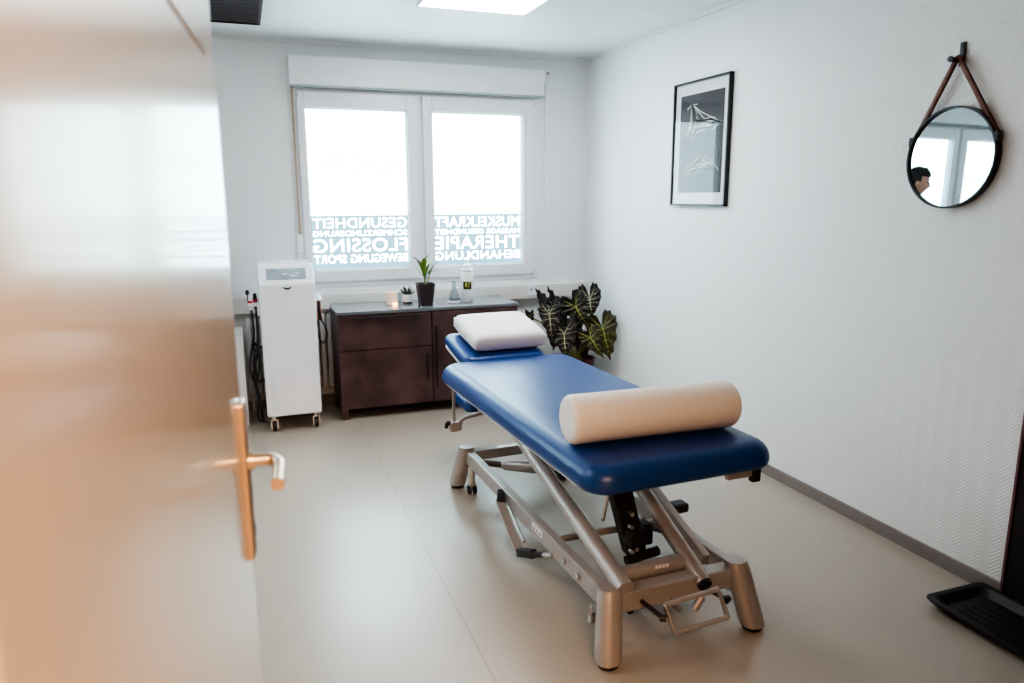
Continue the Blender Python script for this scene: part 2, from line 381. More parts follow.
t = thing('cable_trunking', 'long cream parapet trunking along the wall below the window', 'cable duct', (-2.6, -.04, .69))
bm = BM(); box(bm, XL+.005, -.003, -.072, -.001, .69, .80); obj('duct', bm, M_duct, t, bevel=.006)
bm = BM(); box(bm, XL+.005, -.003, -.0735, -.07, .735, .737); obj('seam', bm, M_rad, t)
t = thing('power_socket', 'small white power socket set in the cream trunking', 'socket', (-.5, -.072, .72))
bm = BM(); box(bm, -.535, -.455, -.078, -.0705, .715, .79, None, .003); obj('plate', bm, M_white, t)
bm = BM(); tube(bm, [(-.495, -.0785, .765), (-.495, -.0795, .765)], .012); obj('opening', bm, M_seal, t)
t = thing('radiator', 'cream ribbed radiator under the window between device and sideboard', 'radiator', (-2.1, -.05, .1))
for k in range(30):
    x = -2.60+k*.045; bm = BM(); box(bm, x, x+.034, -.098, -.03, .13, .66, None, .008); obj('rib', bm, M_rad, t)
bm = BM(); tube(bm, [(-2.60, -.06, .17), (-1.26, -.06, .17)], .016); tube(bm, [(-2.60, -.06, .62), (-1.26, -.06, .62)], .016); tube(bm, [(-2.58, -.06, .16), (-2.58, -.06, 0)], .011); tube(bm, [(-1.30, -.06, .16), (-1.30, -.06, 0)], .011); obj('pipe', bm, M_rad, t)

# outside
bm = BM(); box(bm, -30, 26, .4, 40, -.62, -.6); struct('ground', bm, mat('outside_paving', (.30, .33, .33), rough=.9, var=.1), label='paving outside')
bm = BM(); box(bm, -22, 18, 12, 13, -.6, 5.5); struct('wall_outside', bm, mat('outside_facade', (.27, .37, .40), rough=.9, var=.12, scale=.6), label='pale facade across the street')

# ceiling light, added fill panel and vent
t = thing('ceiling_light_panel', 'square white light panel set in the ceiling', 'ceiling light', (-1.285, -1.5, H-.012))
bm = BM(); box(bm, -1.60, -1.59, -1.82, -1.18, H-.014, H); box(bm, -.98, -.97, -1.82, -1.18, H-.014, H); box(bm, -1.59, -.98, -1.82, -1.81, H-.014, H); box(bm, -1.59, -.98, -1.19, -1.18, H-.014, H); obj('frame', bm, M_white, t)
bm = BM(); box(bm, -1.59, -.98, -1.81, -1.19, H-.010, H); obj('diffuser', bm, M_lightp, t)
t = thing('ceiling_light_panel', 'added fill light panel in the ceiling, unseen behind the door leaf', 'ceiling light', (-3.9, -2.4, H-.012))  # unseen panel added as fill for the device and cabinet fronts
bm = BM(); box(bm, -4.22, -3.58, -2.72, -2.08, H-.009, H); obj('frame', bm, M_white, t)
bm = BM(); box(bm, -4.2, -3.6, -2.7, -2.1, H-.012, H-.009); obj('diffuser', bm, M_lightp, t)
t = thing('ceiling_vent', 'dark brown slatted grille in the ceiling above the door', 'vent', (-2.69, -.78, H-.02))
bm = BM(); box(bm, -3.0, -2.39, -1.09, -.475, H-.008, H); obj('backing', bm, M_seam, t)
bm = BM(); box(bm, -3.0, -2.98, -1.09, -.475, H-.024, H-.008); box(bm, -2.405, -2.388, -1.09, -.475, H-.024, H-.008); box(bm, -2.98, -2.405, -.49, -.475, H-.024, H-.008); box(bm, -2.98, -2.405, -1.09, -1.075, H-.024, H-.008); obj('frame', bm, M_vent, t)
for k in range(14):
    bm = BM(); y = -1.06+k*.04; box(bm, -2.98, -2.405, y, y+.026, H-.02, H-.012); obj('slat', bm, M_vent, t)

# ------------------------------------------------------------------ open door leaf
E0 = Vector((-2.590, -4.12, 0)); DA = math.atan2(.08, .997); DL = .935
door = thing('door_leaf', 'open glossy cream door leaf at the left edge', 'door', (E0.x, E0.y, 0), -DA)
bm = BM(); box(bm, -.04, 0, -DL, 0, .006, 2.03, None, .002); obj('panel', bm, M_doorw, door, local=True)
bm = BM(); box(bm, 0, .0012, -.40, -.105, 1.664, 1.670); obj('thin_strip', bm, M_strap, door, local=True)  # thin flat tan strip just proud of the door face
hb = BM(); slab(hb, .042, .264, .006, 0, .009, .003, Matrix.Translation((0, -.042, 1.030)) @ Matrix(((0, 0, 1, 0), (1, 0, 0, 0), (0, 1, 0, 0), (0, 0, 0, 1))), e0=0)
hp = obj('handle_plate', hb, M_brass, door, local=True)
bm = BM(); tube(bm, [(.009, -.045, 1.063), (.018, -.045, 1.063)], .016, 20)
tube(bm, spline([(.012, -.045, 1.063), (.034, -.045, 1.063), (.046, -.047, 1.062), (.054, -.058, 1.060), (.057, -.076, 1.058), (.057, -.138, 1.054)], 5), .0105, 16); obj('lever', bm, M_brass, hp, local=True)
bm = BM(); tube(bm, [(.009, -.045, .955), (.012, -.045, .955)], .0085, 16); box(bm, .009, .0125, -.049, -.041, .936, .955); obj('keyhole', bm, M_black, hp, local=True)
for z in (.25, 1.02, 1.78): bm = BM(); tube(bm, [(.006, -DL, z-.04), (.006, -DL, z+.04)], .008); obj('hinge', bm, M_brass, door, local=True)

# ------------------------------------------------------------------ wall pieces
# framed print
t = thing('framed_print', 'black framed dark print with white sketched figures on the right wall', 'picture', (0, -1.55, 1.415))
y0, y1, z0, z1 = -1.83, -1.272, 1.415, 2.135; fw = .010
bm = BM(); box(bm, -.028, -.002, y0, y0+fw, z0, z1); box(bm, -.028, -.002, y1-fw, y1, z0, z1); box(bm, -.028, -.002, y0, y1, z0, z0+fw); box(bm, -.028, -.002, y0, y1, z1-fw, z1); obj('frame', bm, M_black, t)
bm = BM(); box(bm, -.012, -.004, y0+fw, y1-fw, z0+fw, z1-fw); obj('mount', bm, M_mat, t)
a0, a1, c0, c1 = -1.772, -1.335, 1.492, 2.060
bm = BM(); box(bm, -.0135, -.0118, a0, a1, c0, c1); art = obj('print', bm, M_art, t)
bm = BM(); rnd = random.Random(3)
def stroke(pts, w):
    pp = [Vector((-.0142, a1-u*(a1-a0), c1-v*(c1-c0))) for u, v in pts]
    for p, q in zip(pp, pp[1:]):
        d = (q-p); 
        if d.length < 1e-5: continue
        n = Vector((1, 0, 0)).cross(d.normalized())*w/2
        bm.faces.new([bm.verts.new(p+n), bm.verts.new(q+n), bm.verts.new(q-n), bm.verts.new(p-n)])
def scribble(cx, cy, outline, k, fan):
    for j in range(k):
        s_ = .82+.18*j/k
        stroke([(cx+(u-cx)*s_+rnd.uniform(-.012, .012), cy+(v-cy)*s_+rnd.uniform(-.008, .008)) for u, v in outline], .006+.004*rnd.random())
    for j in range(fan):
        a = rnd.choice(outline); b_ = rnd.choice(outline); stroke([a, ((a[0]+b_[0])/2+rnd.uniform(-.03, .03), (a[1]+b_[1])/2+rnd.uniform(-.02, .02)), b_], .0036)
f1 = [(.28, .10), (.33, .16), (.36, .26), (.52, .275), (.78, .27), (.93, .315), (.80, .365), (.58, .355), (.40, .365), (.28, .44), (.22, .40), (.30, .33), (.29, .22), (.28, .10)]
f2 = [(.10, .80), (.34, .72), (.52, .66), (.66, .56), (.76, .53), (.72, .62), (.78, .69), (.86, .73), (.74, .765), (.46, .775), (.24, .80), (.10, .80)]
scribble(.5, .31, f1, 7, 34)
for k in range(10): u, v = rnd.choice(f1); stroke([(u, v), (u+rnd.uniform(-.14, .14), v+rnd.uniform(-.05, .05))], .003)
obj('sketch', bm, M_sketch, art); bm = BM()
scribble(.55, .71, f2, 7, 34)
for k in range(10): u, v = rnd.choice(f2); stroke([(u, v), (u+rnd.uniform(-.14, .14), v+rnd.uniform(-.05, .05))], .003)
obj('sketch', bm, M_sketch, art)
bm = BM(); box(bm, -.022, -.020, y0+fw, y1-fw, z0+fw, z1-fw); obj('glazing', bm, M_picglass, t)

# round mirror on leather strap
t = thing('round_mirror', 'round black rimmed mirror hanging from a brown leather strap', 'mirror', (0, -3.22, 1.41))
mc = Vector((0, -3.226, 1.612)); mr_ = .189
RX = Matrix.Translation(mc) @ Matrix.Rotation(-PI/2, 4, 'Y')
bm = BM(); lathe(bm, [(mr_-.010, .004), (mr_, .004), (mr_, .034), (mr_-.007, .034), (mr_-.007, .022), (mr_-.010, .022)], (0, 0, 0), 72, RX, cap=False); obj('rim', bm, M_blackmetal, t)
bm = BM(); lathe(bm, [(mr_-.002, .006), (mr_-.002, .024)], (0, 0, 0), 72, Matrix.Translation(mc) @ Matrix.Rotation(math.radians(.6), 4, 'Y') @ Matrix.Rotation(-PI/2, 4, 'Y')); obj('mirror_glass', bm, M_mirror, t, smooth=False)
top = Vector((-.030, -3.216, 1.966))
sb = BM()
for s in (-1, 1):
    a = mc + Vector((-.020, s*mr_*cos(.42), mr_*sin(.42)))
    p0 = top + Vector((0, s*.008, 0)); d = (a-p0).normalized()
    bar(sb, p0, a + d*.0, .005, .016, up=(0, d.z*-1*s, d.y*s), bev=.001)
    bar(sb, p0 + Vector((.010, 0, 0)), a + Vector((.010, 0, 0)), .004, .014, up=(0, d.z*-1*s, d.y*s), bev=.001)
tube(sb, [top + Vector((.004, cos(q)*.012, sin(q)*.012)) for q in [PI*k/8 for k in range(9)]], .006, 8)
obj('strap', sb, M_leather, t)
for s in (-1, 1):
    a = mc + Vector((-.020, s*(mr_+.004)*cos(.36), (mr_+.004)*sin(.36)))
    bm = BM(); box(bm, -.034, .0-.006, a.y-.008, a.y+.008, a.z-.018, a.z+.018, None, .003); obj('clasp', bm, M_black, t)
t = thing('wall_hook', 'black metal wall hook holding the mirror strap', 'hook', (0, -3.214, 1.96))
bm = BM(); box(bm, -.010, -.001, -3.226, -3.204, 1.945, 2.030, None, .002); tube(bm, [(-.008, -3.216, 1.961), (-.048, -3.216, 1.961), (-.052, -3.216, 1.973)], .007); obj('plate', bm, M_black, t)
bm = BM(); tube(bm, [(-.002, -3.192, 1.972), (-.030, -3.192, 1.972)], .008); lathe(bm, [(.010, 0), (.012, .006), (.010, .012)], (0, 0, 0), 16, Matrix.Translation((-.030, -3.192, 1.972)) @ Matrix.Rotation(-PI/2, 4, 'Y')); obj('peg', bm, M_black, t)

# boot tray
t = thing('boot_tray', 'flat black plastic tray on the floor before the dark door', 'tray', (-.17, -3.93, 0))
bm = BM(); tx0, tx1, ty0, ty1 = -.325, -.030, -4.33, -3.562
TM = Matrix.Translation(((tx0+tx1)/2, (ty0+ty1)/2, 0)); rr = []
for w_, z in ((-.03, .004), (-.012, .02), (0, .034), (0, .038), (-.02, .038), (-.024, .034), (-.045, .012), (-.06, .012)):
    rr.append([TM @ Vector((x, y, z)) for x, y in rrect(tx1-tx0+2*w_, ty1-ty0+2*w_, .03)])
ring_loft(bm, rr); obj('tray_body', bm, M_tray, t)
bm = BM()
for k in range(4): box(bm, tx0+.075+k*.035, tx0+.082+k*.035, ty0+.09, ty1-.09, .0121, .0155)
obj('rib', bm, M_tray, t)

# ------------------------------------------------------------------ white low cabinet by the door
t = thing('low_cabinet', 'narrow white low cabinet with dark front seam beside the door edge', 'cabinet', (-2.75, -.28, 0))
bm = BM(); box(bm, -2.86, -2.618, -.416, -.12, 0, .612); obj('carcass', bm, M_duct, t, bevel=.002)
bm = BM(); box(bm, -2.856, -2.622, -.424, -.416, .01, .60); obj('seam', bm, M_seam, t)
bm = BM(); box(bm, -2.86, -2.618, -.444, -.424, .006, .612); obj('door', bm, M_whitegloss, t, bevel=.002)

# ------------------------------------------------------------------ therapy device tower
t = thing('therapy_device', 'tall white therapy device tower on casters left of the sideboard', 'medical device', (-2.335, -.42, 0))
dx0, dx1, dyf, dyb = -2.505, -2.168, -.63, -.21
bm = BM()
pr = [(dyf, .10), (dyf, .945), (dyf+.10, 1.060), (dyb, 1.060), (dyb, .10)]
vs0 = [bm.verts.new((dx0, y, z)) for y, z in pr]; vs1 = [bm.verts.new((dx1, y, z)) for y, z in pr]
bm.faces.new(vs0); bm.faces.new(vs1[::-1])
for i in range(5): bm.faces.new((vs0[i], vs0[(i+1) % 5], vs1[(i+1) % 5], vs1[i]))
body = obj('housing', bm, M_whitegloss, t, bevel=.012)
nrm = Vector((0, -.117, .10)).normalized(); up = Vector((0, .10, .117)).normalized()
def onslope(x, s, o=0): return Vector((x, dyf, .945)) + up*s + nrm*o
bm = BM()
for (xa, xb, sa, sb_, o) in ((-2.455, -2.218, .035, .118, .003),):
    q = [onslope(xa, sa, o), onslope(xb, sa, o), onslope(xb, sb_, o), onslope(xa, sb_, o)]; r_ = [p-nrm*.004 for p in q]
    ring_loft(bm, [r_, q])
scr = obj('screen', bm, M_screen, t, smooth=False)
bm = BM()
for xa, s0, ln in ((-2.36, .07, .03), (-2.32, .06, .022), (-2.28, .075, .02), (-2.30, .055, .03)):
    q = [onslope(xa, s0, .0036), onslope(xa+ln, s0, .0036), onslope(xa+ln, s0+.010, .0036), onslope(xa, s0+.010, .0036)]; bm.faces.new([bm.verts.new(p) for p in q])
obj('screen_icons', bm, M_grey, scr)
bm = BM(); tube(bm, [(-2.336+.024*cos(PI+PI*k/8), dyf-.002, .932+.014*sin(PI+PI*k/8)) for k in range(9)], [.001, .003, .004, .005, .005, .005, .004, .003, .001], 8); obj('emblem', bm, M_black, t)
bm = BM()
for k in range(13): box(bm, -2.475, -2.425-.01*(k % 3), dyf-.0012, dyf+.001, .14+k*.019, .148+k*.019)
obj('side_print', bm, mat('faint_grey', (.70, .72, .75), rough=.5), t)
for i, (cx, cy) in enumerate(((-2.465, -.585), (-2.205, -.585), (-2.465, -.26), (-2.205, -.26))):
    bm = BM(); tube(bm, [(cx, cy, .10), (cx, cy, .075)], .016); box(bm, cx-.022, cx-.015, cy-.035, cy+.022, .022, .08); box(bm, cx+.015, cx+.022, cy-.035, cy+.022, .022, .08); box(bm, cx-.022, cx+.022, cy-.02, cy+.02, .072, .08)
    c = obj('caster', bm, M_steel, t)
    bm = BM(); RW = Matrix.Translation((cx, cy-.008, .034)) @ Matrix.Rotation(PI/2, 4, 'Y'); lathe(bm, [(.026, -.013), (.034, -.009), (.034, .009), (.026, .013)], (0, 0, 0), 24, RW); obj('wheel', bm, M_black, c)
# left holder, handpieces and cables
bm = BM(); box(bm, -2.575, dx0-.0005, -.52, -.40, .800, .818, None, .004); box(bm, -2.52, dx0-.0005, -.52, -.40, .74, .80); obj('holder', bm, M_white, t)
for k, (hx, hy) in enumerate(((-2.558, -.50), (-2.528, -.45))):
    bm = BM(); lathe(bm, [(.007, 0), (.011, .02), (.012, .08), (.009, .10)], (hx, hy, .775), 14); hpz = obj('handpiece', bm, M_white if k == 0 else M_black, t)
    bm = BM(); lathe(bm, [(.0135, 0), (.0135, .014)], (hx, hy, .822), 14); obj('red_ring', bm, M_redm, hpz)
bm = BM(); lathe(bm, [(.004, 0), (.013, .012), (.010, .03), (.002, .036)], (-2.572, -.48, .868), 12); tube(bm, [(-2.572, -.48, .87), (-2.572, -.48, .818)], .003); obj('applicator', bm, M_black, t)
for k, pts in enumerate(([(-2.556, -.50, .78), (-2.55, -.51, .62), (-2.585, -.52, .45), (-2.575, -.52, .33), (-2.54, -.51, .36), (-2.53, -.50, .50), (-2.555, -.5, .55), (-2.545, -.5, .20), (-2.53, -.48, .03)],
                         [(-2.526, -.45, .78), (-2.53, -.47, .60), (-2.54, -.49, .48), (-2.57, -.5, .36), (-2.555, -.5, .20), (-2.56, -.48, .06), (-2.50, -.44, .018)],
                         [(-2.506, -.40, .52), (-2.55, -.43, .50), (-2.565, -.45, .40), (-2.54, -.45, .30), (-2.51, -.42, .30)])):
    bm = BM(); tube(bm, spline(pts, 10), .0065, 8); obj('cable', bm, M_black, t)
# right holder with copper-coloured leads
bm = BM(); box(bm, dx1+.0005, dx1+.05, -.50, -.40, .815, .832, None, .004); lathe(bm, [(.010, 0), (.014, .012), (.006, .03)], (dx1+.022, -.48, .832), 12); lathe(bm, [(.010, 0), (.013, .010), (.006, .026)], (dx1+.038, -.43, .832), 12); obj('holder', bm, M_white, t)
for k, ox in enumerate((.012, .028, .042)):
    bm = BM(); tube(bm, spline([(dx1+ox, -.48+.03*k, .815), (dx1+ox-.002, -.485+.03*k, .74), (dx1+ox+.004, -.48+.03*k, .68)], 6), .0055, 8); obj('lead', bm, M_copper if k != 1 else M_black, t)
bm = BM(); tube(bm, spline([(dx1+.02, -.45, .68), (dx1+.012, -.46, .60), (dx1+.04, -.47, .53), (dx1+.072, -.46, .57), (dx1+.065, -.45, .63), (dx1+.04, -.44, .69), (dx1+.03, -.44, .80)], 8), .005, 8); obj('cable', bm, M_black, t)

# ------------------------------------------------------------------ sideboard
t = thing('sideboard', 'dark rust brown sideboard with grey top under the window', 'sideboard', (-1.40, -.30, 0))
cx0, cx1, cyf, cyb = -2.03, -.775, -.535, -.115
bm = BM(); box(bm, cx0, cx1, cyf+.018, cyb, .07, .713); obj('carcass', bm, M_rust, t, bevel=.002)
bm = BM(); box(bm, cx0-.004, cx1+.004, cyf-.004, cyb, .713, .735); obj('top', bm, M_top, t, bevel=.002)
for fx in (cx0, cx1-.045):
    for fy in (cyf+.02, cyb-.045): bm = BM(); box(bm, fx, fx+.045, fy, fy+.045, 0, .07); obj('foot', bm, M_rust, t)
def handle_h(bm, xa, xb, z): bar(bm, (xa, cyf-.020, z), (xb, cyf-.020, z), .010, .012); [box(bm, x-.005, x+.005, cyf-.018, cyf, z-.005, z+.005) for x in (xa+.03, xb-.03)]
def handle_v(bm, x, za, zb): bar(bm, (x, cyf-.020, za), (x, cyf-.020, zb), .012, .010, up=(0, 1, 0)); [box(bm, x-.005, x+.005, cyf-.018, cyf, z-.005, z+.005) for z in (za+.03, zb-.03)]
bm = BM(); box(bm, cx0+.003, -1.408, cyf, cyf+.018, .476, .708); d = obj('drawer', bm, M_rust, t, bevel=.0015)
bm = BM(); handle_h(bm, -1.945, -1.485, .690); obj('handle', bm, M_black, d)
bm = BM(); box(bm, cx0+.003, -1.408, cyf, cyf+.018, .074, .470); d = obj('door', bm, M_rust, t, bevel=.0015)
bm = BM(); handle_v(bm, -1.44, .235, .43); obj('handle', bm, M_black, d)
bm = BM(); box(bm, -1.400, cx1-.003, cyf, cyf+.018, .074, .708); d = obj('door', bm, M_rust, t, bevel=.0015)
bm = BM(); handle_v(bm, -1.376, .18, .615); obj('handle', bm, M_black, d)

# ------------------------------------------------------------------ things on the sideboard
ZT = .7352
t = thing('tea_light', 'small frosted peach candle glass glowing on the sideboard', 'candle', (-1.625, -.29, ZT))
bm = BM(); lathe(bm, [(.035, 0), (.040, .004), (.041, .085), (.037, .085), (.036, .02), (.0, .02)], (-1.625, -.29, ZT), 28, cap=False); g_ = obj('glass', bm, M_wax, t)
bm = BM(); lathe(bm, [(.033, 0), (.033, .012), (.02, .016), (0, .016)], (-1.625, -.29, ZT+.021), 24); obj('wax', bm, M_ceram, t)
bm = BM(); lathe(bm, [(.001, 0), (.005, .006), (.004, .014), (.0005, .024)], (-1.625, -.29, ZT+.040), 10); obj('flame', bm, M_flame, t)
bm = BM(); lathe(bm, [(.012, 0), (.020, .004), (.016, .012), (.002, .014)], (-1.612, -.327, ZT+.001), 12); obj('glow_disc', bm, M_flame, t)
t = thing('small_glass', 'small clear glass between the candle and the succulent', 'glass', (-1.565, -.21, ZT))
bm = BM(); lathe(bm, [(.018, 0), (.022, .004), (.032, .035), (.030, .07), (.027, .07), (.028, .036), (.018, .008), (0, .008)], (-1.565, -.21, ZT), 24, cap=False); obj('bowl', bm, M_clear, t)
def leafblade(bm, base, direc, length, width, droop=.3, curl=.15, n=8):
    base, d = Vector(base), Vector(direc).normalized(); side = d.cross(Vector((0, 0, 1)))
    side = Vector((1, 0, 0)) if side.length < .1 else side.normalized(); L_, R_, C_ = [], [], []
    for i in range(n+1):
        t_ = i/n; p = base + d*length*t_ + Vector((0, 0, -droop*length*t_*t_)); w_ = width*sin(PI*min(1, (t_*.92+.08)))**.7*(1 if t_ < .97 else .2)
        nn = side.cross(d).normalized()
        L_.append(bm.verts.new(p-side*w_/2+nn*curl*w_)); C_.append(bm.verts.new(p)); R_.append(bm.verts.new(p+side*w_/2+nn*curl*w_))
    for i in range(n):
        for a, b_ in ((L_, C_), (C_, R_)):
            f = bm.faces.new((a[i], b_[i], b_[i+1], a[i+1])); f.smooth = True
    return bm
t = thing('potted_succulent', 'tiny dark spiky succulent in a white pot', 'plant', (-1.515, -.285, ZT))
bm = BM(); lathe(bm, [(.030, 0), (.033, .01), (.035, .066), (.031, .066), (.030, .055), (0, .055)], (-1.515, -.285, ZT), 24, cap=False); obj('pot', bm, M_ceram, t)
bm = BM(); lathe(bm, [(.0, 0), (.034, .0), (.0345, .014), (.0335, .014)], (-1.515, -.285, ZT), 24, cap=False); obj('dark_band', bm, M_pot, t)
for k in range(11):
    a = k*2.4; e = .35+.9*(k/11); bm = BM(); c = Vector((-1.515, -.285, ZT+.056)); d = Vector((cos(a)*cos(e), sin(a)*cos(e), sin(e)))
    tube(bm, [c, c+d*.02, c+d*.045+Vector((0, 0, .006)), c+d*.066+Vector((0, 0, .014))], [.005, .007, .005, .0006], 8); obj('leaf', bm, M_leafk, t)
# dark pot with green plant
PX, PY = -1.408, -.39
t = thing('potted_dracaena', 'leafy green plant in a square dark brown pot', 'plant', (PX, PY, ZT))
bm = BM(); rr = []
for w_, z in ((.086, 0), (.092, .006), (.122, .142), (.124, .150), (.112, .150), (.108, .130)): rr.append([Vector((PX+x, PY+y, ZT+z)) for x, y in rrect(w_, w_, w_*.22)])
ring_loft(bm, rr); obj('pot', bm, M_pot, t)
bm = BM(); lathe(bm, [(.05, .129), (.045, .137), (.0, .138)], (PX, PY, ZT), 20); obj('soil', bm, M_soil, t)
s1 = spline([(PX-.005, PY, ZT+.13), (PX-.002, PY, ZT+.18), (PX-.010, PY, ZT+.25)], 6); s2 = spline([(PX+.008, PY, ZT+.13), (PX+.028, PY, ZT+.20), (PX+.058, PY, ZT+.27)], 6)
bm = BM(); tube(bm, s1, .006, 8); obj('stem', bm, M_stalk, t)
bm = BM(); tube(bm, s2, .005, 8); obj('stem', bm, M_stalk, t)
rl = random.Random(5)
for k in range(11):
    a = k*2.4+.4; e = .75+.5*rl.random(); z = .16+.012*k; bm = BM(); bx = PX-.008+.004*cos(a)
    leafblade(bm, (bx, PY, ZT+z), (cos(a)*cos(e), sin(a)*cos(e)*.7, sin(e)), .12+.04*rl.random()-.004*k*.5, .036, .25); obj('leaf', bm, M_leafg if k % 3 else M_leafk, t)
for k, (dx, dz, ln) in enumerate(((.8, .55, .09), (.5, .85, .10), (.95, .25, .08), (.2, .9, .08))):
    bm = BM(); leafblade(bm, s2[-1 - k*2], (dx, -.1*k, dz), ln, .018, .2); obj('leaf', bm, M_leafg if k % 2 else M_leafk, t)
# clear flask bottle
GX, GY = -1.195, -.36
t = thing('glass_flask', 'small clear glass bottle beside the white lotion bottle', 'bottle', (GX, GY, ZT))
bm = BM(); lathe(bm, [(.036, 0), (.042, .006), (.036, .055), (.018, .105), (.013, .125), (.015, .150), (.011, .150), (.010, .125), (.015, .103), (.032, .055), (.036, .010), (0, .008)], (GX, GY, ZT), 28, cap=False); obj('body', bm, M_clear, t)
bm = BM(); lathe(bm, [(.039, 0), (.0445, .004), (.0445, .012), (.040, .016)], (GX, GY, ZT), 28, cap=False); obj('base_ring', bm, M_ceram, t)
bm = BM()
for k in range(5): box(bm, GX-.018+k*.008, GX-.014+k*.008, GY-.041, GY-.0395, ZT+.035+.002*(k % 2), ZT+.043+.003*(k % 3))
obj('print', bm, M_seal, t)
# lotion bottle
BX, BY = -1.092, -.345
t = thing('lotion_bottle', 'white lotion bottle with a black and yellow label on the sideboard', 'bottle', (BX, BY, ZT))
bm = BM(); lathe(bm, [(.042, 0), (.046, .005), (.046, .195), (.044, .208), (.040, .212), (.040, .218), (0, .218)], (BX, BY, ZT), 32); obj('body', bm, M_white, t)
bm = BM(); lathe(bm, [(.044, .2185), (.045, .222), (.045, .232), (.030, .236), (.028, .262), (.012, .270), (.010, .282), (0, .283)], (BX, BY, ZT), 28); obj('cap', bm, M_white, t)
bm = BM(); rings = []
for z in (.092, .148): rings.append([Vector((BX+.0468*sin(a), BY-.0468*cos(a), ZT+z)) for a in [(-.95+1.36*k/10) for k in range(11)]])
ring_loft(bm, rings, closed=False); lb = obj('label', bm, M_lab, t)
bm = BM()
def lp(u, z, r=.0474): a = -.95+1.36*u; return Vector((BX+r*sin(a), BY-r*cos(a), ZT+z))
for q in (((.0, .092), (1, .092), (1, .102), (0, .102)), ((.22, .110), (.30, .110), (.42, .142), (.32, .142)), ((.38, .110), (.45, .110), (.45, .142), (.38, .142)), ((.55, .110), (.63, .110), (.83, .142), (.73, .142)), ((.55, .134), (.83, .134), (.83, .142), (.55, .142))):
    bm.faces.new([bm.verts.new(lp(*c)) for c in q])
obj('label_mark', bm, M_laby, lb)

# ------------------------------------------------------------------ alocasia in the corner
t = thing('potted_alocasia', 'dark alocasia with pale veined arrow leaves in the corner', 'plant', (-.27, -.42, 0))
PC = Vector((-.26, -.42, 0))
bm = BM(); lathe(bm, [(.10, 0), (.105, .006), (.135, .255), (.138, .275), (.128, .275), (.122, .24), (0, .24)], PC, 36, cap=False); obj('pot', bm, M_potr, t)
bm = BM(); lathe(bm, [(.121, .239), (.10, .250), (0, .252)], PC, 24); obj('soil', bm, M_soil, t)
def heart(u):
    """unit leaf outline: u in 0..1 from the tip round one side to the sinus; returns (side, forward)"""
    P = [(0, 1.0), (.10, .86), (.32, .68), (.58, .45), (.80, .20), (.95, -.08), (1.0, -.36), (.92, -.64), (.74, -.90), (.54, -1.02), (.34, -.98), (.18, -.78), (.06, -.36), (.0, -.05)]
    x = u*(len(P)-1); i = min(int(x), len(P)-2); f = x-i
    q = [Vector((*P[max(0, min(len(P)-1, j))], 0)) for j in (i-1, i, i+1, i+2)]
    p = .5*((2*q[1])+(q[2]-q[0])*f+(2*q[0]-5*q[1]+4*q[2]-q[3])*f*f+(3*q[1]-q[0]-3*q[2]+q[3])*f**3)
    return p.x, p.y
def aroid(att, tipd, Lf, Lb, W, nrm_tilt=(0, 0), leafm=None, veinm=None, vr=.0022):
    """arrow-shaped leaf: att = stalk joint, tipd = direction of the tip in the (x, z) plane"""
    leafm = leafm or M_leafd; veinm = veinm or M_vein
    att = Vector(att); fw_ = Vector((tipd[0], nrm_tilt[0], tipd[1])).normalized()
    view = (CAM-att).normalized() + Vector((nrm_tilt[1], 0, .25)); nn = (view - fw_*view.dot(fw_)).normalized(); sd = fw_.cross(nn).normalized()
    def pt(s, f, lift=0):
        ln = Lf if f > 0 else Lb
        b_ = -.10*W*(abs(s)**1.5) - .10*ln*f*f*.6
        return att + sd*s*W + fw_*f*ln + nn*(b_+lift)
    bm = BM(); NU = 52; rings = []
    for sgn in (1, -1):
        cen = None; prev = None
        for i in range(NU+1):
            u = i/NU; s, f = heart(u); sc = 1+.045*sin(u*2*PI*8.5)*(1 if .04 < u < .92 else 0)
            col = []
            for k in range(6):
                r_ = k/5; ss, ff = s*sc*r_, f*sc*r_
                rip = .016*sin(u*2*PI*8.5)*r_**2*W/.1
                col.append(bm.verts.new(pt(sgn*ss, ff, rip)))
            if prev:
                for k in range(5):
                    try: f_ = bm.faces.new((prev[k], prev[k+1], col[k+1], col[k]) if sgn > 0 else (prev[k], col[k], col[k+1], prev[k+1])); f_.smooth = True
                    except ValueError: pass
            prev = col
    bmesh.ops.remove_doubles(bm, verts=bm.verts[:], dist=.0003)
    lf = obj('leaf', bm, leafm, t, sharp=3)
    bm = BM()
    def vein(a, b_, r0, n=6): tube(bm, [pt(a[0]+(b_[0]-a[0])*k/n, a[1]+(b_[1]-a[1])*k/n, .0026) for k in range(n+1)], [r0*(1-.75*k/n) for k in range(n+1)], 6)
    vein((0, 0), (0, .95), vr*1.7)
    for sgn in (1, -1):
        vein((0, 0), (sgn*.62, -.86), vr*1.2); vein((0, 0), (sgn*.9, -.05), vr)
        for f0, (s1_, f1_) in ((.16, (.70, .20)), (.34, (.50, .43)), (.52, (.32, .60)), (.68, (.17, .75))): vein((0, f0), (sgn*s1_, f1_), vr*.9)
        for q, (s1_, f1_) in ((.35, (.86, -.40)), (.62, (.80, -.68))): vein((sgn*.62*q, -.86*q), (sgn*s1_, f1_), vr*.8)
    obj('leaf_vein', bm, veinm, lf)
    bm = BM(); b0 = PC + Vector(((att.x-PC.x)*.15, (att.y-PC.y)*.15, .25)); mid = b0.lerp(att, .55) + Vector(((att.x-PC.x)*-.12, .05, .04))
    tube(bm, spline([b0, mid, att - nn*.012, att - nn*.002], 7), .0055, 8); obj('stalk', bm, M_stalk, t)
K = .0071
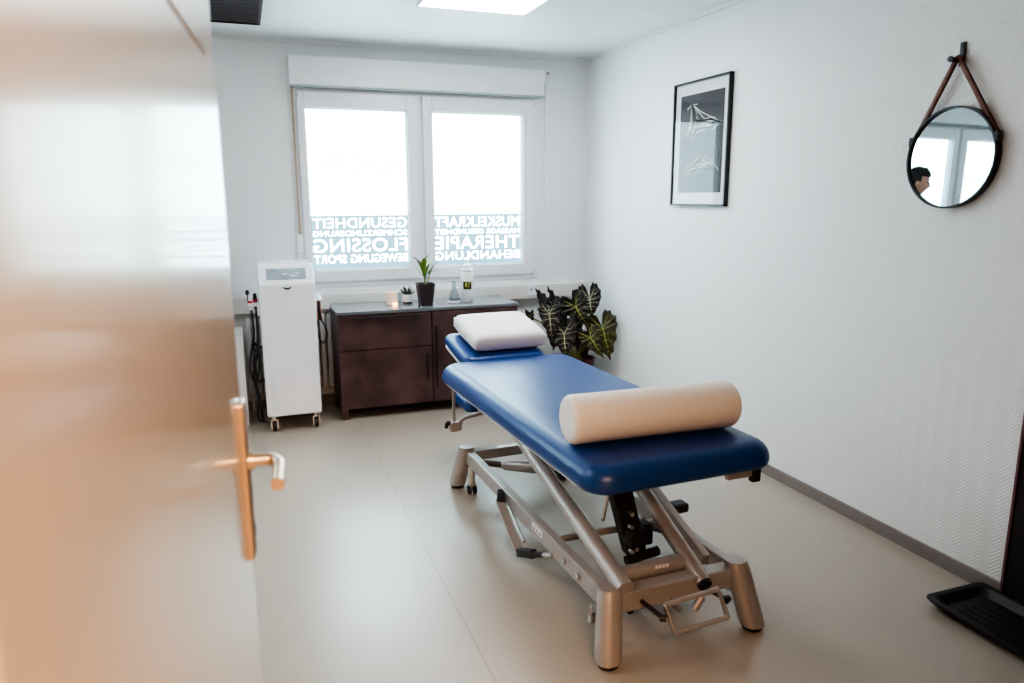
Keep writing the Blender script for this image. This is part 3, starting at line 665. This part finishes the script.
LEAVES = [((589.7, 300, -.50), (0.05, -1), 18, 17, 11, (-.25, -.1), 0, 0),
          ((602.8, 329, -.62), (.16, -1), 33, 18, 14.5, (-.3, .1), 1, 1),
          ((590.4, 338, -.66), (.52, -.86), 25, 13, 9, (-.3, 0), 1, 1),
          ((575.8, 307, -.58), (.46, -.89), 24, 16, 12, (-.3, -.2), 0, 1),
          ((549.4, 314, -.62), (.0, -1), 28, 13, 10, (-.3, -.2), 0, 0),
          ((564.0, 334, -.66), (-.06, -1), 25, 15, 11.5, (-.35, 0), 0, 0),
          ((545.0, 302, -.36), (-.55, .83), 18, 7, 7, (.1, .5), 0, 2),
          ((559.0, 308, -.34), (-.45, .89), 26, 14, 9, (.1, .7), 0, 2),
          ((571.0, 327, -.44), (.25, -1), 24, 18, 13, (-.2, 0), 0, 2),
          ((556.0, 328, -.40), (-.2, -1), 24, 18, 11, (-.2, 0), 0, 2),
          ((583.0, 345, -.46), (.1, -1), 14, 14, 9, (-.2, 0), 0, 2),
          ((529.0, 316, -.38), (-.45, .9), 9, 4, 3.2, (.1, .3), 0, 2),
          ((531.0, 317, -.40), (.30, .95), 9, 4, 3.0, (.1, .3), 0, 2),
          ((577.0, 300, -.42), (.15, .98), 12, 8, 6, (.1, .2), 0, 2)]
for (a, d, lf_, lb_, w_, tl, om, vm) in LEAVES:
    aroid(at(*a), d, lf_*K*1.04, lb_*K, w_*K*1.14, tl, M_leafo if om else M_leafd, [M_vein, M_veiny, M_leafo][vm], .0026 if vm < 2 else .0012)

# ------------------------------------------------------------------ treatment table
TO = Vector((-1.305, -2.70, 0)); TR = math.radians(1.5)
tb = thing('treatment_table', 'blue padded height adjustable treatment table in the middle of the room', 'massage table', TO, TR)
TW = WM[tb.name]; TI = TW.inverted()
def lc(x, y, z): return TI @ Vector((x, y, z))
LT = Matrix.Translation
# pads
bm = BM(); slab(bm, .722, 1.625, .092, .568, .660, .034, LT((0.0, .045, 0)) @ Matrix.Rotation(math.radians(.9), 4, 'Z'), top_e=.062, seg=9, e0=.026); obj('main_pad', bm, M_blue, tb, local=True)
bm = BM(); slab(bm, .672, 1.48, .05, .560, .5695, .003, LT((-.004, .085, 0)) @ Matrix.Rotation(math.radians(.9), 4, 'Z'), e0=.0); obj('pad_board', bm, M_white, tb, local=True)
HM = LT((.012, .872, .594)) @ Matrix.Rotation(math.radians(10), 4, 'X') @ LT((0, .215, 0))
bm = BM(); slab(bm, .46, .42, .05, 0, .060, .028, HM, top_e=.034, e0=.018); obj('head_pad', bm, M_blue, tb, local=True)
bm = BM(); slab(bm, .45, .40, .04, -.014, -.001, .003, HM, e0=0); obj('head_board', bm, M_white, tb, local=True)
# sub-frame under the pads
bm = BM()
for x in (-.20, .20): box(bm, x-.02, x+.02, -.60, .80, .515, .559, None, .003)
for y in (-.58, .10, .78): box(bm, -.18, .18, y-.02, y+.02, .516, .558, None, .003)
obj('upper_frame', bm, M_silver, tb, local=True)
# base
ZR0, ZR1 = .150, .218
for s in (-1, 1):
    bm = BM(); box(bm, s*.247-.02, s*.247+.02, -.70, .74, ZR0, ZR1, None, .005); r_ = obj('side_rail', bm, M_silver, tb, local=True)
    if s < 0:
        bm = BM(); box(bm, -.2685, -.2672, -.215, -.12, .178, .208); obj('warning_label', bm, M_white, r_, local=True)
        bm = BM()
        for k in range(3):
            y = -.205+k*.028
            q = [(-.269, y, .184), (-.269, y+.016, .184), (-.269, y+.008, .200)]; bm.faces.new([bm.verts.new(p) for p in q])
        obj('warning_sign', bm, M_black, r_, local=True)
        bm = BM()
        for y in (-.42, -.53): tube(bm, [(-.267, y, .185), (-.274, y, .185)], .012, 6)
        obj('bolt', bm, M_steel, r_, local=True)
bm = BM(); box(bm, -.226, .226, -.735, -.675, ZR0-.006, ZR1-.004, None, .005); obj('cross_rail', bm, M_silver, tb, local=True)
bm = BM(); box(bm, -.226, .226, .72, .765, .165, .215, None, .005); obj('cross_rail', bm, M_silver, tb, local=True)
for sx_ in (-1, 1):
    for sy in (-1, 1):
        fy_ = .04 if sy > 0 else 0; b0 = Vector((sx_*.283-fy_*.2, sy*.775+fy_, .018)); b1 = Vector((sx_*.248-fy_*.2, sy*.712+fy_, .236)); rings = []
        for k in range(9):
            f = k/8; c = b0.lerp(b1, f); w_ = .088-.006*f
            if k in (0, 8): w_ -= .006
            zz = c.z
            rings.append([Vector((c.x+x, c.y+y, zz)) for x, y in rrect(w_, w_*.94, w_*.44, 6)])
        bm = BM(); ring_loft(bm, rings); lg = obj('leg', bm, M_silver, tb, local=True)
        bm = BM(); lathe(bm, [(.026, 0), (.033, .003), (.033, .012), (.014, .0185)], (b0.x, b0.y, 0), 20); obj('rubber_foot', bm, M_rubber, lg, local=True)
        # transport caster beside each leg
        cx, cy = sx_*.250, sy*.70
        if sy > 0:
            bm = BM(); tube(bm, [(cx, cy, ZR0), (cx, cy, .062)], .018, 12); box(bm, cx-.018, cx+.018, cy-.012, cy+.012, .04, .066, None, .003); c_ = obj('caster', bm, M_steel, tb, local=True)
            for q in (-.014, .014):
                bm = BM(); RW = LT((cx+q, cy, .024)) @ Matrix.Rotation(PI/2, 4, 'Y'); lathe(bm, [(.019, -.008), (.024, -.005), (.024, .005), (.019, .008)], (0, 0, 0), 18, RW); obj('wheel', bm, M_black, c_, local=True)
        else:
            bm = BM(); tube(bm, [(sx_*.262, -.66, .10), (sx_*.292, -.66, .10)], .016, 14); tube(bm, [(sx_*.285, -.66, .10), (sx_*.285, -.66, .15)], .005, 8); obj('caster', bm, M_steel, tb, local=True)
# pivot tubes and lifting arms
pz = .222
bm = BM(); tube(bm, [lc(-1.47, -3.345, pz), lc(-1.16, -3.335, pz)], .029, 20); pv = obj('pivot_tube', bm, M_silver, tb, local=True)
bm = BM()
for k in range(4): a = lc(-1.335+k*.014, -3.369, pz+.0185); box(bm, a.x, a.x+.009, a.y-.0005, a.y+.0015, a.z-.006, a.z+.006)
obj('print', bm, M_white, pv, local=True)
def armdir(x, y0_, z0_, y1_, z1_): return lc(x, y0_, z0_), lc(x, y1_, z1_)
p0, p1 = armdir(-1.488, -3.44, .225, -2.02, .545)
bm = BM(); tube(bm, [p0, p1], .032, 20); obj('lift_arm', bm, M_silver, tb, local=True)
p0, p1 = lc(-1.185, -3.435, .188), lc(-1.20, -2.65, .530)
bm = BM(); tube(bm, [p0, p1], .029, 20); la = obj('lift_arm', bm, M_silver, tb, local=True)
bm = BM(); dd = (p1-p0).normalized(); tube(bm, [p0-dd*.001, p0-dd*.012], .024, 18); obj('end_plug', bm, M_rubber, la, local=True)
bm = BM(); bar(bm, lc(-1.10, -3.32, .20), lc(-1.085, -2.30, .52), .030, .045); obj('lift_lever', bm, M_silver, tb, local=True)
bm = BM(); tube(bm, [lc(-1.545, -2.97, .19), lc(-1.06, -2.97, .19)], .014, 12); obj('stabiliser', bm, M_silver, tb, local=True)
# actuator
A0, A1 = lc(-1.392, -3.16, .535), lc(-1.275, -3.12, .175)
bm = BM(); bar(bm, A0, A1, .078, .055, up=(0, 1, 0), bev=.006); ac = obj('actuator', bm, M_black, tb, local=True)
bm = BM()
for px, py, s_ in ((-1.285, -3.13, .05), (-1.315, -3.17, .035), (-1.235, -3.10, .045)):
    a = lc(px, py, .235 if s_ > .04 else .265); box(bm, a.x-s_*.7, a.x+s_*.7, a.y-.035, a.y+.035, a.z-s_, a.z+s_*.8, None, .008)
a = lc(-1.33, -3.16, .16); tube(bm, [a, a + Vector((.14, .01, .01))], .018, 14)
obj('motor_block', bm, M_black, ac, local=True)
bm = BM()
for x, y, z in ((-1.372, -3.20, .46), (-1.335, -3.20, .36), (-1.335, -3.20, .31), (-1.32, -3.185, .205), (-1.30, -3.18, .21)):
    a = lc(x, y, z); tube(bm, [a + Vector((0, .016, 0)), a + Vector((0, -.004, 0))], .009, 6)
obj('bolt', bm, M_steel, ac, local=True)
bm = BM(); tube(bm, [lc(-1.41, -3.17, .47), lc(-1.425, -3.15, .33)], .007, 10); tube(bm, [lc(-1.45, -3.17, .465), lc(-1.40, -3.17, .47)], .008, 10); obj('gas_strut', bm, M_steel, ac, local=True)
# lowering motor at the far end
bm = BM(); tube(bm, [lc(-1.465, -2.16, .195), lc(-1.45, -2.17, .197), lc(-1.31, -2.29, .205), lc(-1.295, -2.30, .206)], [.018, .027, .031, .026], 18); mt_ = obj('drive_motor', bm, M_silver, tb, local=True)
bm = BM(); tube(bm, [lc(-1.55, -2.09, .192), lc(-1.465, -2.16, .195)], .015, 12); obj('motor_shaft', bm, M_rust, mt_, local=True)
# foot lever stirrup at the near end
SP = [at(665, 605, -3.56), at(718, 589, -3.56), at(728, 617, -3.575), at(675, 633, -3.575)]; SP = [TI @ p for p in SP]
bm = BM(); tube(bm, [SP[0], SP[1]], .0085, 12); tube(bm, [SP[3], SP[2]], .0085, 12); st = obj('foot_lever', bm, M_paddle, tb, local=True)
for qa, qb in ((SP[0], SP[3]), (SP[1], SP[2])): bm = BM(); bar(bm, qa, qb, .010, .020, up=(0, 1, 0)); obj('side_plate', bm, M_steel, st, local=True)
for q, sg in ((SP[0].lerp(SP[3], .45), -1), (SP[1].lerp(SP[2], .45), 1)):
    bm = BM(); tube(bm, [q + Vector((sg*.012, 0, 0)), q + Vector((sg*.030, .01, 0))], .011, 12); tube(bm, [q + Vector((sg*.02, .005, 0)), Vector((q.x+sg*.02, -.66, .165))], .008, 10); obj('pivot_knob', bm, M_black, st, local=True)
bm = BM(); tube(bm, [lc(-1.32, -3.44, .155), lc(-1.27, -3.42, .10), lc(-1.25, -3.40, .085)], .010, 10); tube(bm, [lc(-1.23, -3.45, .11), lc(-1.20, -3.45, .15)], .014, 12); obj('linkage', bm, M_steel, st, local=True)
for x, z in ((-1.455, .135), (-1.50, .125)):
    a = lc(x, -3.40, z); bm = BM(); tube(bm, [a + Vector((0, -.02, 0)), a + Vector((0, .02, 0))], .014, 12); obj('buffer', bm, M_rubber, tb, local=True)
# foot-switch bars slung beside each side rail
for s in (-1, 1):
    X = s*.300
    q0, q1, q2, q3 = Vector((s*.270, .19, .198)), Vector((X, .17, .185)), Vector((X+s*.012, -.10, .070)), Vector((s*.272, -.32, .160))
    bm = BM(); bar(bm, q1, q2, .012, .038, up=(s, 0, .0)); pb = obj('pedal_bar', bm, M_silver, tb, local=True)
    bm = BM(); bar(bm, q0 + Vector((s*-.0, .035, 0)), q1 + Vector((0, -.015, -.005)), .034, .036, bev=.006); obj('pedal_cap', bm, M_black, pb, local=True)
    bm = BM(); bar(bm, q2 + Vector((0, .012, .0)), q2.lerp(q3, .46), .032, .034, bev=.006); bar(bm, q2.lerp(q3, .45), q2.lerp(q3, .75), .020, .02, bev=.004); obj('pedal_cap', bm, M_black, pb, local=True)
    bm = BM(); tube(bm, [q2, q3], .009, 10); tube(bm, [q0 + Vector((0, -.01, -.01)), q2 + Vector((s*-.03, .03, .03))], .007, 10); obj('pedal_link', bm, M_steel, pb, local=True)
# black pedal on the far side
a = lc(-1.00, -2.93, .22); bm = BM(); box(bm, a.x-.0, a.x+.07, a.y-.03, a.y+.03, a.z-.02, a.z+.02, None, .01); obj('side_pedal', bm, M_black, tb, local=True)
# adjusting rod and lowered armrest at the head end
bm = BM(); bar(bm, lc(-1.632, -1.90, .56), lc(-1.630, -1.90, .325), .010, .016); ar = obj('armrest_rod', bm, M_steel, tb, local=True)
bm = BM(); a = lc(-1.625, -1.90, .325); box(bm, a.x-.028, a.x+.016, a.y-.018, a.y+.018, a.z-.02, a.z+.03, None, .004); obj('clamp', bm, M_silver, ar, local=True)
bm = BM(); tube(bm, [lc(-1.648, -1.90, .348), lc(-1.668, -1.90, .350)], .012, 10); tube(bm, [lc(-1.668, -1.90, .352), lc(-1.672, -1.90, .325)], .009, 10); obj('clamp_knob', bm, M_black, ar, local=True)
bm = BM(); tube(bm, spline([lc(-1.600, -1.90, .308), lc(-1.600, -1.90, .335), lc(-1.588, -1.90, .362), lc(-1.56, -1.90, .372), lc(-1.49, -1.90, .382), lc(-1.465, -1.90, .392), lc(-1.445, -1.88, .42), lc(-1.43, -1.86, .515)], 6), .0105, 12); obj('armrest_tube', bm, M_silver, ar, local=True)
bm = BM(); slab(bm, .18, .24, .04, 0, .066, .028, LT(lc(-1.425, -1.60, .333)), e0=.015); obj('armrest_pad', bm, M_blue, tb, local=True)
bm = BM(); tube(bm, [lc(-1.44, -1.66, .335), lc(-1.44, -1.80, .36), lc(-1.43, -1.86, .515)], .010, 10); obj('armrest_arm', bm, M_silver, tb, local=True)
# accessory bracket under the near right corner
bm = BM(); a = lc(-.975, -3.40, 0); box(bm, a.x-.018, a.x+.016, a.y-.012, a.y+.012, .512, .5595, None, .003); box(bm, a.x-.004, a.x+.0, a.y+.011, a.y+.18, .53, .5595); br = obj('bracket', bm, M_black, tb, local=True)
bm = BM(); box(bm, a.x-.12, a.x-.019, a.y-.008, a.y+.008, .533, .555, None, .002); obj('rail_end', bm, M_silver, br, local=True)

# pillow on the head pad
def cushion(bm, w, l, h, mtx, n=14, p=3.2, edge=.22):
    for sgn in (1, -1):
        g = []
        for i in range(n+1):
            row = []
            for j in range(n+1):
                u, v = -1+2*i/n, -1+2*j/n
                f = max(0, (1-abs(u)**p)*(1-abs(v)**p))**.42
                z = sgn*h/2*(edge+(1-edge)*f)
                pin = 1-.035*(1-f)*(abs(u*v))
                row.append(bm.verts.new(mtx @ Vector((u*w/2*pin, v*l/2*pin, z))))
            g.append(row)
        for i in range(n):
            for j in range(n):
                f_ = bm.faces.new((g[i][j], g[i+1][j], g[i+1][j+1], g[i][j+1])); f_.smooth = True
        if sgn == 1: G = g
    def edge_(a, b_):
        for k in range(n): f_ = bm.faces.new((a[k], a[k+1], b_[k+1], b_[k])); f_.smooth = True
    edge_(G[0], g[0]); edge_(G[n], g[n]); edge_([r[0] for r in G], [r[0] for r in g]); edge_([r[n] for r in G], [r[n] for r in g])
PM = LT((-1.282, -1.60, .751)) @ Matrix.Rotation(math.radians(2), 4, 'Z') @ Matrix.Rotation(math.radians(10.5), 4, 'X')
bm = BM(); cushion(bm, .422, .385, .100, PM, 20, 7, .50); pw = obj('pillow', bm, M_cotton, bevel=0, sharp=3)
tag(pw, 'white rectangular pillow on the head end of the blue table', 'pillow')
# bolster
BL0, BL1, br_ = Vector((-1.606, -3.225, .7475)), Vector((-.976, -3.245, .7475)), .083
ax = (BL1-BL0); ln = ax.length; q = Vector((0, 0, 1)).rotation_difference(ax.normalized()).to_matrix().to_4x4()
bt = thing('bolster', 'cream cylindrical bolster lying across the foot of the blue table', 'bolster', (-1.291, -3.235, .664))
bm = BM(); e = .022; prof = [(br_-e+e*sin(a), e-e*cos(a)) for a in [PI/2*k/5 for k in range(1, 6)]]; prof = prof + [(r_, ln-z) for r_, z in reversed(prof)]
lathe(bm, prof, (0, 0, 0), 56, LT(BL0) @ q, cap=False); obj('cover', bm, M_cream, bt)
for z0_, z1_ in ((0, .0012), (ln, ln-.0012)):
    bm = BM(); lathe(bm, [(br_-e*.72, z1_), (br_-e-.004, z0_), (.03, z0_-.003*(1 if z0_ > .1 else -1)*-1), (0, z0_)], (0, 0, 0), 56, LT(BL0) @ q, cap=False); obj('end_disc', bm, M_creamend, bt)

# ------------------------------------------------------------------ person by the second window (seen in the mirror)
def person():
    t = thing('person', 'person with short dark hair in dark clothes seen in profile in the mirror', 'person', (-3.06, -.325, 0), math.atan2(-.60, -.80)); t.scale = (1.0, 1.0, 1.022)
    # local frame: +X is the way the person faces, +Y their left
    def skin(name, nodes, edges, m, root, parent, sub=2):
        me = bpy.data.meshes.new(name); me.from_pydata([n[:3] for n in nodes], edges, [])
        o = bpy.data.objects.new(name, me); COL.objects.link(o)
        sk = o.modifiers.new('skin', 'SKIN'); sk.use_smooth_shade = True
        for i, n in enumerate(nodes):
            v = me.skin_vertices[0].data[i]; v.radius = (n[3], n[4] if len(n) > 4 else n[3]); v.use_root = (i == root)
        ss = o.modifiers.new('sub', 'SUBSURF'); ss.levels = ss.render_levels = sub
        dg = bpy.context.evaluated_depsgraph_get(); dg.update(); me2 = bpy.data.meshes.new_from_object(o.evaluated_get(dg))
        bpy.data.objects.remove(o); bm = BM(); bm.from_mesh(me2); bpy.data.meshes.remove(me2)
        for f in bm.faces: f.smooth = True
        return bm
    Zs = 1.69/1.75
    nodes = [(0, 0, .93, .105), (0, 0, 1.08, .10), (0, 0, 1.27, .108), (0, 0, 1.385, .078), (.01, 0, 1.46, .055), (.025, 0, 1.53, .055)]; ed = [(0, 1), (1, 2), (2, 3), (3, 4), (4, 5)]
    for s in (1, -1):
        k = len(nodes); nodes += [(0, s*.09, .86, .072), (.01, s*.10, .50, .058), (-.01, s*.105, .10, .038), (.05, s*.11, .035, .036), (.15, s*.115, .028, .026)]; ed += [(0, k), (k, k+1), (k+1, k+2), (k+2, k+3), (k+3, k+4)]
        k = len(nodes); nodes += [(0, s*.165, 1.365, .048), (-.02, s*.205, 1.12, .042), (.05, s*.20, .88, .028), (.07, s*.195, .82, .030)]; ed += [(3, k), (k, k+1), (k+1, k+2), (k+2, k+3)]
        w = k+3
        for fx, fl in ((.03, .075), (.010, .085), (-.010, .080), (-.028, .062)):
            j = len(nodes); nodes += [(.072+fx, s*.195, .785, .009), (.085+fx, s*.192, .785-fl*.55, .0085), (.082+fx, s*.186, .785-fl, .007)]; ed += [(w, j), (j, j+1), (j+1, j+2)]
        j = len(nodes); nodes += [(.105, s*.175, .80, .0095), (.125, s*.165, .765, .008)]; ed += [(w, j), (j, j+1)]
    bm = skin('b', nodes, ed, M_skin, 0, t)
    # head joined into the same mesh
    hc = Vector((.045, 0, 1.615)); hb_ = bmesh.new(); bmesh.ops.create_uvsphere(hb_, u_segments=36, v_segments=26, radius=1)
    tilt = Matrix.Rotation(math.radians(12), 4, 'Y')
    for v in hb_.verts:
        x, y, z = v.co; X = x*.100; Y = y*.076; Z = z*.118
        if z < 0: Y *= 1+.22*z; X = X*(1+.05*z) + (-.0 if x > 0 else .030*(-z))
        if x > .3:
            X += .022*math.exp(-((z+.12)/.16)**2-(y/.17)**2) - .008*math.exp(-((z-.12)/.10)**2) + .006*math.exp(-((z+.45)/.09)**2-(y/.35)**2) + .012*math.exp(-((z+.80)/.15)**2-(y/.4)**2)
        v.co = hc + tilt @ Vector((X, Y, Z))
    for f in hb_.faces: f.smooth = True
    join(bm, hb_)
    for s in (1, -1):
        e_ = bmesh.new(); bmesh.ops.create_uvsphere(e_, u_segments=12, v_segments=8, radius=1)
        for v in e_.verts: v.co = hc + tilt @ Vector((-.008+v.co.x*.020, s*(.076+v.co.y*.009), -.012+v.co.z*.032))
        for f in e_.faces: f.smooth = True
        join(bm, e_)
    obj('body', bm, M_skin, t, local=True, sharp=3)
    hb_ = bmesh.new(); bmesh.ops.create_uvsphere(hb_, u_segments=36, v_segments=26, radius=1)
    rr_ = random.Random(2)
    for v in hb_.verts:
        x, y, z = v.co; k = 1.07+rr_.uniform(-.02, .03) + (.10 if (x > .35 and z > .45) else 0)
        lim = .42 if x > .25 else (-.05 if x > -.15 else -.62)
        if z < lim: k = .80
        v.co = hc + tilt @ Vector((x*.100*k-(.004), y*.077*k, z*.118*k+.004))
    for f in hb_.faces: f.smooth = True
    hbm = BM(); join(hbm, hb_); obj('hair', hbm, M_hair, t, local=True, sharp=3)
    for s in (1, -1):
        e_ = BM(); bmesh.ops.create_uvsphere(e_, u_segments=12, v_segments=8, radius=.011)
        for v in e_.verts: v.co = v.co + hc + tilt @ Vector((.086, s*.030, .008))
        obj('eye', e_, M_black, t, local=True)
    nd = [(0, 0, .84, .165), (0, 0, .93, .160), (0, 0, 1.08, .140), (0, 0, 1.28, .150), (0, 0, 1.395, .122), (.010, 0, 1.462, .072)]; ed = [(0, 1), (1, 2), (2, 3), (3, 4), (4, 5)]
    for s in (1, -1):
        k = len(nd); nd += [(0, s*.165, 1.375, .080), (-.015, s*.203, 1.18, .055), (-.018, s*.206, 1.11, .055)]; ed += [(4, k), (k, k+1), (k+1, k+2)]
    obj('shirt', skin('s', nd, ed, M_cloth, 2, t), M_cloth, t, local=True, sharp=3)
    nd = [(0, 0, .97, .140), (0, 0, .90, .135)]; ed = [(0, 1)]
    for s in (1, -1):
        k = len(nd); nd += [(0, s*.10, .80, .098), (.01, s*.10, .50, .072), (-.01, s*.105, .12, .056), (-.01, s*.106, .09, .056)]; ed += [(1, k), (k, k+1), (k+1, k+2), (k+2, k+3)]
    obj('trousers', skin('t', nd, ed, M_jean, 0, t), M_jean, t, local=True, sharp=3)
    for s in (1, -1):
        bm = BM(); rings = []
        for x, w_, h_ in ((-.055, .05, .05), (-.045, .072, .085), (.03, .080, .090), (.10, .088, .062), (.165, .080, .045), (.19, .05, .030)):
            rings.append([Vector((x, s*.112+w_/2*cos(a), max(0, .5*h_+.5*h_*sin(a)))) for a in [2*PI*k/16 for k in range(16)]])
        ring_loft(bm, rings); obj('shoe', bm, M_black, t, local=True)
person()

# ------------------------------------------------------------------ light
w = bpy.data.worlds.new('world'); S.world = w; w.use_nodes = True
bg = w.node_tree.nodes['Background']; bg.inputs['Color'].default_value = (.80, .90, 1, 1); bg.inputs['Strength'].default_value = 2.2
def area(name, loc, rot, size, power, col, sy=None):
    l = bpy.data.lights.new(name, 'AREA'); l.energy = power; l.color = col; l.size = size
    if sy: l.shape = 'RECTANGLE'; l.size_y = sy
    o = bpy.data.objects.new(name, l); COL.objects.link(o); o.location = loc; o.rotation_euler = rot; return o
area('hall_lamp', (-2.25, -6.4, 2.46), (0, 0, 0), 1.5, 62, (1, .66, .40), .5)
S.view_settings.view_transform = 'AgX'; S.view_settings.look = 'AgX - High Contrast'; S.view_settings.exposure = 1.25
S.cycles.max_bounces = 10; S.cycles.diffuse_bounces = 6; S.cycles.transparent_max_bounces = 16; S.cycles.caustics_reflective = False; S.cycles.caustics_refractive = False
S.cycles.sample_clamp_indirect = 6
S.cycles.use_denoising = True
